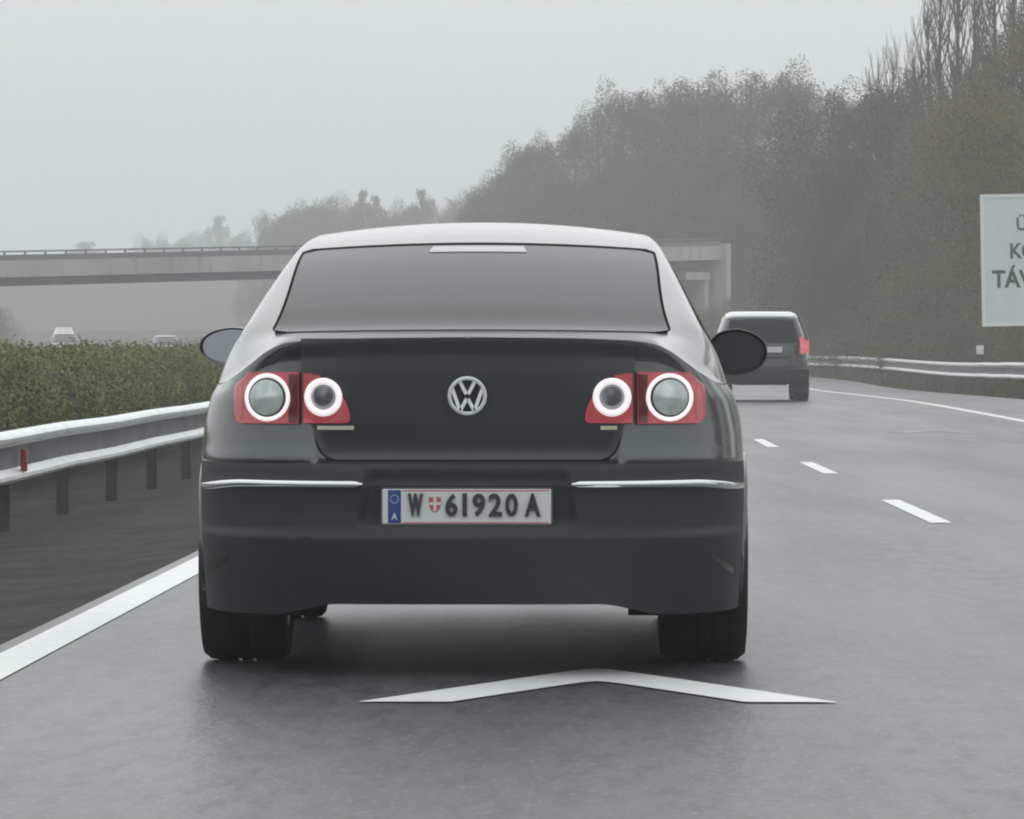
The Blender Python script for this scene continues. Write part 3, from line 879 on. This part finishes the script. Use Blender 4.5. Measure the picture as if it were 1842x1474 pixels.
# point on the top of the greenhouse for patches: t<=1 area
def top_at(x, y, up=0.0):
    zc = ZC(y); cr = CROWN(y); xe = xs(zc-cr-.012)
    z = zc - cr*(x/max(.3, xe))**2
    dz = (ZC(y+.02)-ZC(y-.02))/.04
    n = Vector((2*cr*x/xe**2, -dz, 1)).normalized()
    return Vector((x, y, z)) + n*up
def top_patch(y0, y1, inset, up, thick, nx=24, ny=24, corner=.0, half=None):
    mb = MB(); A, B = [], []
    for i in range(ny+1):
        y = lerp(y0, y1, i/ny)
        h = (half(y) if half else XG(y)) - inset
        if corner:
            e = min(y-y0, y1-y)
            if e < corner: h -= corner*.9 - math.sqrt(max(0, corner**2-(corner-e)**2))*.9
        A.append([top_at(h*(2*j/nx-1), y, up) for j in range(nx+1)])
    mb.grid(A)
    edge = [r_[0] for r_ in A] + A[-1][1:] + [r_[-1] for r_ in A[::-1]][1:] + A[0][::-1][1:]
    mb.grid([[p, p + Vector((0, .0, -thick))] for p in edge])
    return mb
GY0, GY1 = .535, 1.615
seal = top_patch(GY0+.004, GY1+.050, -.010, .0015, .012, corner=.03)
SEAL = seal.build('window_seal', M['seal'], CAR)
rw = top_patch(GY0-.034, GY1, 0, .003, .0035, corner=.05)
RW = rw.build('rear_window', M['glass'], CAR)
hl = top_patch(1.488, 1.590, 0, .0055, .003, nx=8, ny=4, half=lambda y: .165 - .012*(y-1.488)/.10)
hl.build('high_brake_light', M['brakebar'], RW, smooth=False)
# windscreen and side windows
ws = top_patch(2.98, 3.70, -.03, .008, .01); ws.build('windscreen', M['glass'], CAR)
for sgn in (1, -1):
    for (ya, yb_) in ((.98, 1.32), (1.36, 2.22), (2.27, 3.15)):
        mb = MB(); P = []
        for i in range(13):
            y = lerp(ya, yb_, i/12)
            row = []
            for j in range(7):
                t = lerp(2.07, 2.93, j/6)
                gx, gz = Gsec(t, y); row.append((sgn*(gx+.006), y, gz))
            P.append(row)
        mb.grid(P)
        mb.build('side_window', M['sideglass'], CAR)

# ---- patches on the rear face
def rpt(x, z, off): return Vector((x, rearY(x, z) - off, z))
def face_patch(rows, off, thick=.012):
    """rows: list of (z, xl, xr) bottom to top"""
    mb = MB(); A = []
    for z, xl, xr in rows:
        n = 28
        A.append([rpt(lerp(xl, xr, j/n), z, off) for j in range(n+1)])
    mb.grid(A)
    edge = [r_[0] for r_ in A] + A[-1][1:] + [r_[-1] for r_ in A[::-1]][1:] + A[0][::-1][1:]
    mb.grid([[p, p + Vector((0, thick, 0))] for p in edge])
    return mb
LIDX = spl([(.674, .395), (.680, .425), (.69, .442), (.71, .458), (.74, .470), (.79, .490), (.80, .5165), (.95, .5165), (.96, .555), (1.0, .565), (1.05, .56)])
A = []
for i in range(41):
    z = lerp(.676, .948, i/40); h = LIDX(z)
    A.append([rpt(lerp(-h, h, j/60), z, .007) for j in range(61)])
for i in range(1, 17):
    q = i/16
    A.append([rpt(x, lerp(.948, ZT(x)-.004, q), lerp(.007, .0012, q)) for x in [lerp(-.5165, .5165, j/60) for j in range(61)]])
lid = MB(); lid.grid(A)
edge = [r_[0] for r_ in A] + A[-1][1:] + [r_[-1] for r_ in A[::-1]][1:] + A[0][::-1][1:]
lid.grid([[p, p + Vector((0, .02, 0))] for p in edge])
LID = lid.build('boot_lid', M['lidpaint'], CAR, angle=50)

# ---- tail lights: outer unit on the wing, inner unit on the lid
def disc(cx_, cz, r0, r1, off0, off1, seg=48, rings=6):
    mb = MB()
    P = []
    for k in range(seg):
        a = 2*math.pi*k/seg
        P.append([rpt(cx_ + lerp(r0, r1, i/rings)*math.cos(a), cz + lerp(r0, r1, i/rings)*math.sin(a), lerp(off0, off1, i/rings)) for i in range(rings+1)])
    mb.grid(P, close_u=True)
    return mb
def ring(cx_, cz, r, tube, off, seg=56, k2=10):
    mb = MB(); P = []
    for k in range(seg):
        a = 2*math.pi*k/seg; row = []
        for j in range(k2+1):
            b = 2*math.pi*j/k2; rr = r + tube*math.cos(b)
            row.append(rpt(cx_ + rr*math.cos(a), cz + rr*math.sin(a), off + tube*.7*math.sin(b)))
        P.append(row)
    mb.grid(P, close_u=True)
    return mb
for sg in (-1, 1):
    fl = lambda a, b: (min(sg*a, sg*b), max(sg*a, sg*b))
    # outer unit
    rows = []
    for i in range(25):
        z = lerp(.787, .946, i/24)
        xo = .738 - .045*ss(.895, .948, z) - .022*(1-min(1, (z-.787)/.022))**2
        rows.append((z, *fl(.5235, xo)))
    OU = face_patch(rows, .013, .03).build('tail_light', M['red'], CAR, angle=60)
    disc(sg*.625, .868, .0, .0735, .016, .016).build('lens_socket', M['lens_rim'], OU)
    ring(sg*.625, .868, .0678, .0066, .020).build('light_ring', M['ring'], OU)
    disc(sg*.627, .868, .0, .055, .030, .019).build('clear_lens', M['lens'], OU)
    # inner unit
    rows = []
    XI = spl([(.787, .375), (.800, .362), (.83, .366), (.87, .385), (.91, .425), (.93, .452), (.944, .485)])
    for i in range(25):
        z = lerp(.789, .943, i/24); rows.append((z, *fl(.5095, XI(z))))
    IU = face_patch(rows, .016, .03).build('tail_light', M['red'], CAR, angle=60)
    disc(sg*.4455, .869, .0, .060, .019, .019).build('lens_socket', M['lens'], IU)
    ring(sg*.4455, .869, .0495, .0100, .022).build('light_ring', M['ring'], IU)
    disc(sg*.4455, .872, .0, .030, .024, .020).build('dark_lens', M['lens_dark'], IU)
    # brighter reflector wedges and the dark strip at the split
    w1 = MB(); w1.grid([[rpt(sg*lerp(.506, lerp(.490, .452, q), j/6), lerp(.872, .938, q), .0185) for j in range(7)] for q in [i/8 for i in range(9)]])
    w1.build('reflector', M['red_bright'], IU)
    w2 = MB(); w2.grid([[rpt(sg*lerp(.712 - .006*math.sin(math.pi*i/8), .731 - .020*(i/8)**4, j/4), lerp(.798, .912, i/8), .0155) for j in range(5)] for i in range(9)])
    w2.build('reflector', M['red_bright'], OU)
    w3 = MB(); w3.grid([[rpt(sg*lerp(.526, .556, j/4), lerp(.79, .94, i/8), .0155) for j in range(5)] for i in range(9)])
    w3.build('divider', M['red_dark'], OU)

# ---- emblem: V over W inside a ring
ez, er = .8735, .0605
EM = ring(0, ez, er-.006, .006, .022, 64, 10).build('emblem', M['emblem'], CAR)
disc(0, ez, 0, er-.004, .014, .014).build('emblem_backing', M['plastic'], EM)
def strokes(segs, wd, off):
    mb = MB()
    for (x0, z0_), (x1, z1_) in segs:
        d = Vector((x1-x0, 0, z1_-z0_)); L_ = d.length; d /= L_; n = Vector((-d.z, 0, d.x))
        a = Vector((x0, 0, z0_)); b = Vector((x1, 0, z1_))
        y_ = rearY(0, ez) - off
        q = [a+n*wd/2, b+n*wd/2, b-n*wd/2, a-n*wd/2]
        v = [(p.x, y_, p.z) for p in q] + [(p.x, y_+.008, p.z) for p in q]
        mb.add(v, [(0,1,2,3), (4,5,6,7), (0,1,5,4), (1,2,6,5), (2,3,7,6), (3,0,4,7)])
    return mb
e = er-.007
def EP(x, z): return (x*e, ez + z*e)
strokes([(EP(-.46, .88), EP(-.055, .10)), (EP(.46, .88), EP(.055, .10)),
         (EP(-.88, .46), EP(-.42, -.84)), (EP(-.40, -.84), EP(-.03, -.16)), (EP(.03, -.16), EP(.40, -.84)), (EP(.42, -.84), EP(.88, .46))], .0108, .0235).build('emblem_letters', M['emblem'], EM, smooth=False)
for x0, x1, sgn in ((-.465, -.350, 1), (.410, .462, 1)):
    mb = MB(); n = 7 if x0 < 0 else 3; w_ = (x1-x0)/n
    for i in range(n):
        a, b = x0 + w_*i, x0 + w_*(i+.95)
        y_ = rearY((a+b)/2, .774) - .013
        mb.box(a, b, y_, y_+.01, .7685, .7805)
    y_ = rearY(x0, .774) - .011
    mb.box(x0+.003, x1-.004, y_, y_+.008, .7715, .7755)
    mb.build('badge', M['badge'], LID, smooth=False)

# ---- chrome strips along the bumper
for sg in (-1, 1):
    P = []
    n = 60
    for i in range(n+1):
        x = lerp(.322, .871, i/n)
        zz = .6015 - .018*ss(.70, .9, x)
        row = []
        hh = .0115*(1 if i > 1 else .55) * (1 if x < .8 else lerp(1, .6, (x-.8)/.09))
        for j in range(7):
            a = math.pi*(j/6-.5)
            row.append((sg*x, rearY(x, .594) - .003 - .010*math.cos(a), zz+hh*math.sin(a)))
        P.append(row)
    mb = MB(); mb.grid(P); mb.build('chrome_strip', M['chrome'], BUMP)
    # corner reflector
    P = [[rpt(sg*lerp(.75, .835, i/8), lerp(.375, .335, i/8) + h_, .004) for h_ in (-.010, .010)] for i in range(9)]
    P = [[rpt(sg*lerp(.755, .83, i/8), lerp(.372, .318, i/8) + h_, .004) for h_ in (-.009, .011)] for i in range(9)]
    mb = MB(); mb.grid(P); mb.build('bumper_reflector', M['bumprefl'], BUMP)

# ---- number plate
px0, px1, pz0, pz1 = -.262, .258, .478, .587
py = rearY(0, .55) - .016
PL = MB().box(px0, px1, py, py+.008, pz0, pz1).build('number_plate', M['plate'], CAR, bevel=.004)
fr = MB()
fr.box(px0-.004, px1+.004, py+.003, py+.014, pz0-.012, pz0-.0005); fr.box(px0-.004, px1+.004, py+.003, py+.014, pz1+.0005, pz1+.006)
fr.box(px0-.006, px0-.0005, py+.003, py+.014, pz0-.012, pz1+.006); fr.box(px1+.0005, px1+.006, py+.003, py+.014, pz0-.012, pz1+.006)
fr.build('plate_frame', M['dullgrey'], PL, smooth=False)
yy = py - .0012
MB().box(px0+.018, px0+.058, yy, yy+.004, pz0+.004, pz1-.003).build('blue_band', M['plate_blue'], PL, smooth=False)
text('A', px0+.029, px0+.047, pz0+.014, pz0+.036, yy+.001, M['plate_pale'], PL, offset=.02)
st = MB()
for k in range(12):
    a = 2*math.pi*k/12; cx_, cz_ = px0+.038+.0125*math.cos(a), pz0+.078+.0125*math.sin(a)
    st.box(cx_-.0016, cx_+.0016, yy-.001, yy+.002, cz_-.0016, cz_+.0016)
st.build('stars', M['plate_pale'], PL, smooth=False)
MB().box(px0+.062, px1-.006, yy, yy+.004, pz1-.0065, pz1-.003).build('red_line', M['plate_red'], PL, smooth=False)
MB().box(px0+.062, px1-.006, yy, yy+.004, pz0+.003, pz0+.0065).build('red_line', M['plate_red'], PL, smooth=False)
pxm = lambda p: (p-842.5)/587
zt_, zb2 = .5735, .5025
for ch, a, b, of in (('W', 735, 763, .065), ('6', 803, 825, .03), ('1', 834, 842, .012), ('9', 852, 875, .03), ('2', 881, 905, .03), ('0', 911, 934, .03), ('A', 946, 975, .04)):
    text(ch, pxm(a), pxm(b), zb2, zt_, yy, M['plate_ink'], PL, offset=of)
sh = MB(); P = []
for i in range(9):
    z = lerp(.516, .562, i/8); h_ = .0185*math.sqrt(min(1, (z-.5145)/.022)); P.append([(pxm(784)-h_, yy-.001, z), (pxm(784)+h_, yy-.001, z)])
sh.grid(P); CR = sh.build('crest', M['plate_red'], PL)
cr_ = MB(); c0 = pxm(784); cr_.box(c0-.004, c0+.004, yy-.0025, yy, .519, .5615); cr_.box(c0-.0175, c0+.0175, yy-.002, yy, .538, .546)
cr_.build('crest_cross', M['plate'], CR, smooth=False)

# ---- door mirrors
for sg in (-1, 1):
    c = Vector((-.935 if sg < 0 else .918, 2.86, 1.035 if sg < 0 else 1.015))
    hw, hh = (.112, .070) if sg < 0 else (.106, .083)
    yaw = R(0)
    RT = Matrix.Translation(c)
    P = []
    for k in range(40):
        a = 2*math.pi*k/40
        def sq(s_, e_): return math.copysign(abs(s_)**e_, s_)
        ux, uz = sq(math.cos(a), .8), sq(math.sin(a), .85)
        # the inner lower corner is fuller than the outer tip
        uz *= 1.0 - .18*max(0, sg*ux)
        row = []
        for f_, y_ in ((0, .012), (.90, .012), (.94, -.004), (1.0, -.006), (1.03, .03), (1.0, .09), (.8, .14), (.45, .17), (0, .18)):
            row.append(RT @ Vector((ux*hw*f_, y_, uz*hh*f_)))
        P.append(row)
    mb = MB(); mb.grid(P, close_u=True); HM = mb.build('door_mirror', M['paint'] if sg < 0 else M['plastic'], CAR, angle=50)  # right housing coloured dark, standing in for a rim without bright reflection
    gl = MB(); P = []
    tilt = R(3) if sg < 0 else R(-14)
    for k in range(40):
        a = 2*math.pi*k/40
        ux, uz = math.copysign(abs(math.cos(a))**.8, math.cos(a)), math.copysign(abs(math.sin(a))**.85, math.sin(a))
        uz *= 1.0 - .18*max(0, sg*ux)
        P.append([RT @ Vector((ux*hw*.9*f_, .006 + (uz*hh*.9*f_)*math.tan(tilt)*.12, uz*hh*.9*f_)) for f_ in (0, .5, 1)])
    gl.grid(P, close_u=True); gl.build('mirror_glass', M['mirror'] if sg < 0 else M['mirror_dark'], HM)
    arm = MB(); arm.tube([c + Vector((-sg*.08, .07, -.03)), c + Vector((-sg*.15, .09, -.07)), c + Vector((-sg*.22, .10, -.10))], [.035, .03, .03], 10)
    arm.build('mirror_arm', M['plastic'], HM)

# ---- wheels, arches, underbody
def wheel(parent, x, y, r, w, sg, rimmat):
    wr = empty('wheel', (x, y, r)); wr.parent = parent
    M0 = Matrix.Identity(4)
    h = w/2
    prof = [(r*.64, -h*.92), (r*.80, -h*1.0), (r*.93, -h*.97), (r*.985, -h*.82), (r, -h*.6), (r, -h*.22), (r*.985, -h*.2), (r*.985, -h*.12), (r, -h*.1), (r, h*.1), (r*.985, h*.12), (r*.985, h*.2), (r, h*.22), (r, h*.6), (r*.985, h*.82), (r*.93, h*.97), (r*.80, h*1.0), (r*.64, h*.92)]
    MB().lathe(prof, M0, 48).build('tyre', M['rubber'], wr)
    rim = MB(); rim.lathe([(r*.65, -h*.9), (r*.62, -h*.5), (r*.60, h*.5), (r*.65, h*.93), (r*.60, h*.9), (r*.57, h*.6)], M0, 40)
    for k in range(5):
        a = 2*math.pi*k/5; rot = Matrix.Rotation(a, 4, 'X')
        rim.add([rot @ Vector(p) for p in [(sg*h*.62, -.035, r*.08), (sg*h*.62, .035, r*.08), (sg*h*.8, .028, r*.62), (sg*h*.8, -.028, r*.62), (sg*h*.4, -.035, r*.08), (sg*h*.4, .035, r*.08), (sg*h*.6, .028, r*.62), (sg*h*.6, -.028, r*.62)]],
                [(0,1,2,3), (7,6,5,4), (0,3,7,4), (1,5,6,2), (0,4,5,1), (3,2,6,7)])
    rim.lathe([(0, sg*h*.75), (r*.14, sg*h*.72), (r*.16, sg*h*.4)], M0, 24)
    rim.lathe([(0, sg*h*.15), (r*.55, sg*h*.15)], M0, 24)
    rim.build('rim', rimmat, wr)
    return wr
for sg in (-1, 1):
    wheel(CAR, sg*.746, 1.05, .317, .285, sg, M['alloy'])
    wheel(CAR, sg*.742, 3.76, .317, .225, sg, M['alloy'])
    for yc in (1.05, 3.76):
        arch = MB(); pts = []
        for k in range(25):
            a = R(-12) + R(204)*k/24
            z_ = .32+.357*math.sin(a); y_ = yc + .357*math.cos(a)
            xx = WT(z_)
            if y_ < LR: xx = WT(z_)*(1-(1-min(1, max(.2, (y_-PO(z_))/LR)))**NR)**(1/NR)
            pts.append((sg*(xx-.004), y_, z_))
        arch.tube(pts, .016, 8); arch.build('arch_lip', M['paint'], CAR)
        tub = MB(); tub.grid([[(sg*xx, yc+.37*math.cos(a), .32+.37*math.sin(a)) for xx in (.50, .84)] for a in [R(-25)+R(230)*k/20 for k in range(21)]])
        tub.build('wheel_housing', M['under'], CAR)
ub = MB(); ub.box(-.80, .80, .38, .66, .33, .38); ub.box(-.60, .60, .66, 4.5, .33, .38)
ub.build('underbody', M['under'], CAR, smooth=False)
#ex = MB(); ex.tube([(-.42, .25, .225), (-.42, .5, .235), (-.40, .8, .25)], .035, 12); ex.build('exhaust_pipe', M['post'], CAR)

# ------------------------------------------------------------------ dark off-road car ahead in the right-hand lane
def stack(levels, n=4, seg=72):
    """levels: (z, half width, y rear, y front) -> body of superelliptic slices"""
    P = []
    for k in range(seg):
        a = 2*math.pi*k/seg; c, s_ = math.cos(a), math.sin(a)
        P.append([(math.copysign(abs(c)**(2/n), c)*w, (y0+y1)/2 + math.copysign(abs(s_)**(2/n), s_)*(y1-y0)/2, z) for z, w, y0, y1 in levels])
    mb = MB(); mb.grid(P, close_u=True)
    z, w, y0, y1 = levels[-1]
    mb.grid([[tuple(p[-1]), (0, (y0+y1)/2, z + .015)] for p in P], close_u=True)
    return mb
def suv():
    d = 103.6; x = AT(1371, d); zg = zr(d)
    root = empty('offroad_car', (x, d, zg)); tag(root, 'dark boxy off-road car with pale roof edge ahead in the right-hand lane', 'car')
    lo = stack([(.36, .93, .14, 4.55), (.46, .99, .06, 4.62), (.62, 1.03, .0, 4.66), (.80, 1.045, .03, 4.66), (1.00, 1.045, .05, 4.62), (1.10, 1.02, .07, 4.55), (1.17, .985, .10, 4.45)], 5)
    lo.build('body', M['suvdark'], root)
    cab = stack([(1.165, .985, .10, 3.55), (1.30, .955, .14, 3.35), (1.55, .875, .22, 3.05), (1.76, .79, .32, 2.8)], 6)
    CB = cab.build('cabin', M['suvdark'], root)
    rf = stack([(1.762, .795, .29, 2.83), (1.80, .78, .27, 2.80), (1.86, .745, .33, 2.72), (1.90, .66, .45, 2.6)], 5)
    rf.build('roof', M['silver'], root)  # bright sky reflection on the roof put into its pale colour
    for sg in (-1, 1):
        pl_ = MB(); pl_.tube([(sg*.80, .29, 1.77), (sg*.875, .185, 1.55), (sg*.955, .10, 1.30)], [.035, .04, .04], 8); pl_.build('rear_pillar', M['silver'] if sg < 0 else M['suvdark'], root)  # left pillar's bright reflection painted pale, right pillar in body colour
        lt = MB(); lt.grid([[(sg*lerp(.80, 1.0, j/4), .075 + .13*(j/4)**2 - .035 + (.10-.0)*((zz-1.0)/.4 if zz > 1.17 else 0), zz) for j in range(5)] for zz in [lerp(1.0, 1.36, i/8) for i in range(9)]])
        lt.build('tail_light', M['suvlight'], root)
        wheel(root, sg*.87, .95, .38, .30, sg, M['alloy']); wheel(root, sg*.87, 3.7, .38, .30, sg, M['alloy'])
        fl_ = MB(); fl_.box(min(sg*.62, sg*1.0), max(sg*.62, sg*1.0), .5, .515, .17, .5); fl_.build('mud_flap', M['plastic'], root, smooth=False)
    rw_ = MB(); rw_.grid([[(lerp(-.72, .72, j/8)*lerp(1.06, .93, i/6), .118 + .165*i/6 - .035, lerp(1.26, 1.72, i/6)) for j in range(9)] for i in range(7)])
    rw_.build('rear_window', M['suvglass'], root)
    hp = MB(); hp.box(-.08, .42, -.02, .0, 1.03, 1.15); hp.build('number_plate', M['plate'], root, smooth=False)
    bs = MB(); bs.box(-.60, .60, -.045, .03, .93, .965); bs.build('hatch_trim', M['dullgrey'], root, smooth=False)
    bp = stack([(.40, .95, -.03, .5), (.50, 1.0, -.09, .5), (.68, 1.0, -.09, .5), (.72, .98, -.03, .5)], 5); bp.build('rear_bumper', M['plastic'], root)
    ub_ = MB(); ub_.box(-.55, .55, .4, 4.2, .34, .40); ub_.build('underbody', M['under'], root, smooth=False)
suv()

# ------------------------------------------------------------------ cars on the opposite carriageway, beyond the hedge
def small_car(px, d, top, m, label, H=1.55):
    x = AT(px, d); zg = CAMZ + (656-top)*d/FPX - H
    root = empty('oncoming_car', (x, d, zg)); tag(root, label, 'car', 'cars beyond the hedge')
    root.rotation_euler = (0, 0, R(18))
    stack([(.25, .82, .1, 4.1), (.4, .87, .0, 4.2), (.7, .88, .0, 4.2), (.92, .84, .05, 4.1)], 4).build('body', m, root)
    stack([(.92, .82, .9, 3.7), (1.2, .74, 1.3, 3.4), (1.45, .62, 1.7, 3.1)], 4).build('cabin', M['sideglass'], root)
    stack([(1.452, .64, 1.65, 3.15), (1.51, .58, 1.8, 3.0), (H-.015, .45, 2.0, 2.8)], 4).build('roof', m, root)
    for sg in (-1, 1):
        MB().box(sg*.66-.12, sg*.66+.12, -.02, .06, .58, .72).build('headlight', M['lamp'], root, smooth=False)
        wheel(root, sg*.76, .8, .30, .2, sg, M['alloy']); wheel(root, sg*.76, 3.3, .30, .2, sg, M['alloy'])
small_car(128, 300, 588, M['carwhite'], 'pale car on the far carriageway whose bright roof shows above the hedge', 1.9)
small_car(312, 310, 604, M['silver'], 'silver car on the far carriageway barely showing above the hedge near the sedan mirror', 1.5)


# ------------------------------------------------------------------ misty air
hz = MB(); hz.box(-560, 560, -80, 1200, -3.0, 44)
hmat = bpy.data.materials.new('haze'); hmat.use_nodes = True
t = hmat.node_tree; t.nodes.clear()
o_ = t.nodes.new('ShaderNodeOutputMaterial'); pv = t.nodes.new('ShaderNodeVolumePrincipled')
pv.inputs['Color'].default_value = (.985, .998, 1.0, 1); pv.inputs['Density'].default_value = .0013
pv.inputs['Anisotropy'].default_value = .2
t.links.new(pv.outputs[0], o_.inputs['Volume'])
tag(hz.build('haze', hmat, smooth=False), 'thin grey mist over the wet motorway', 'mist', kind='stuff')
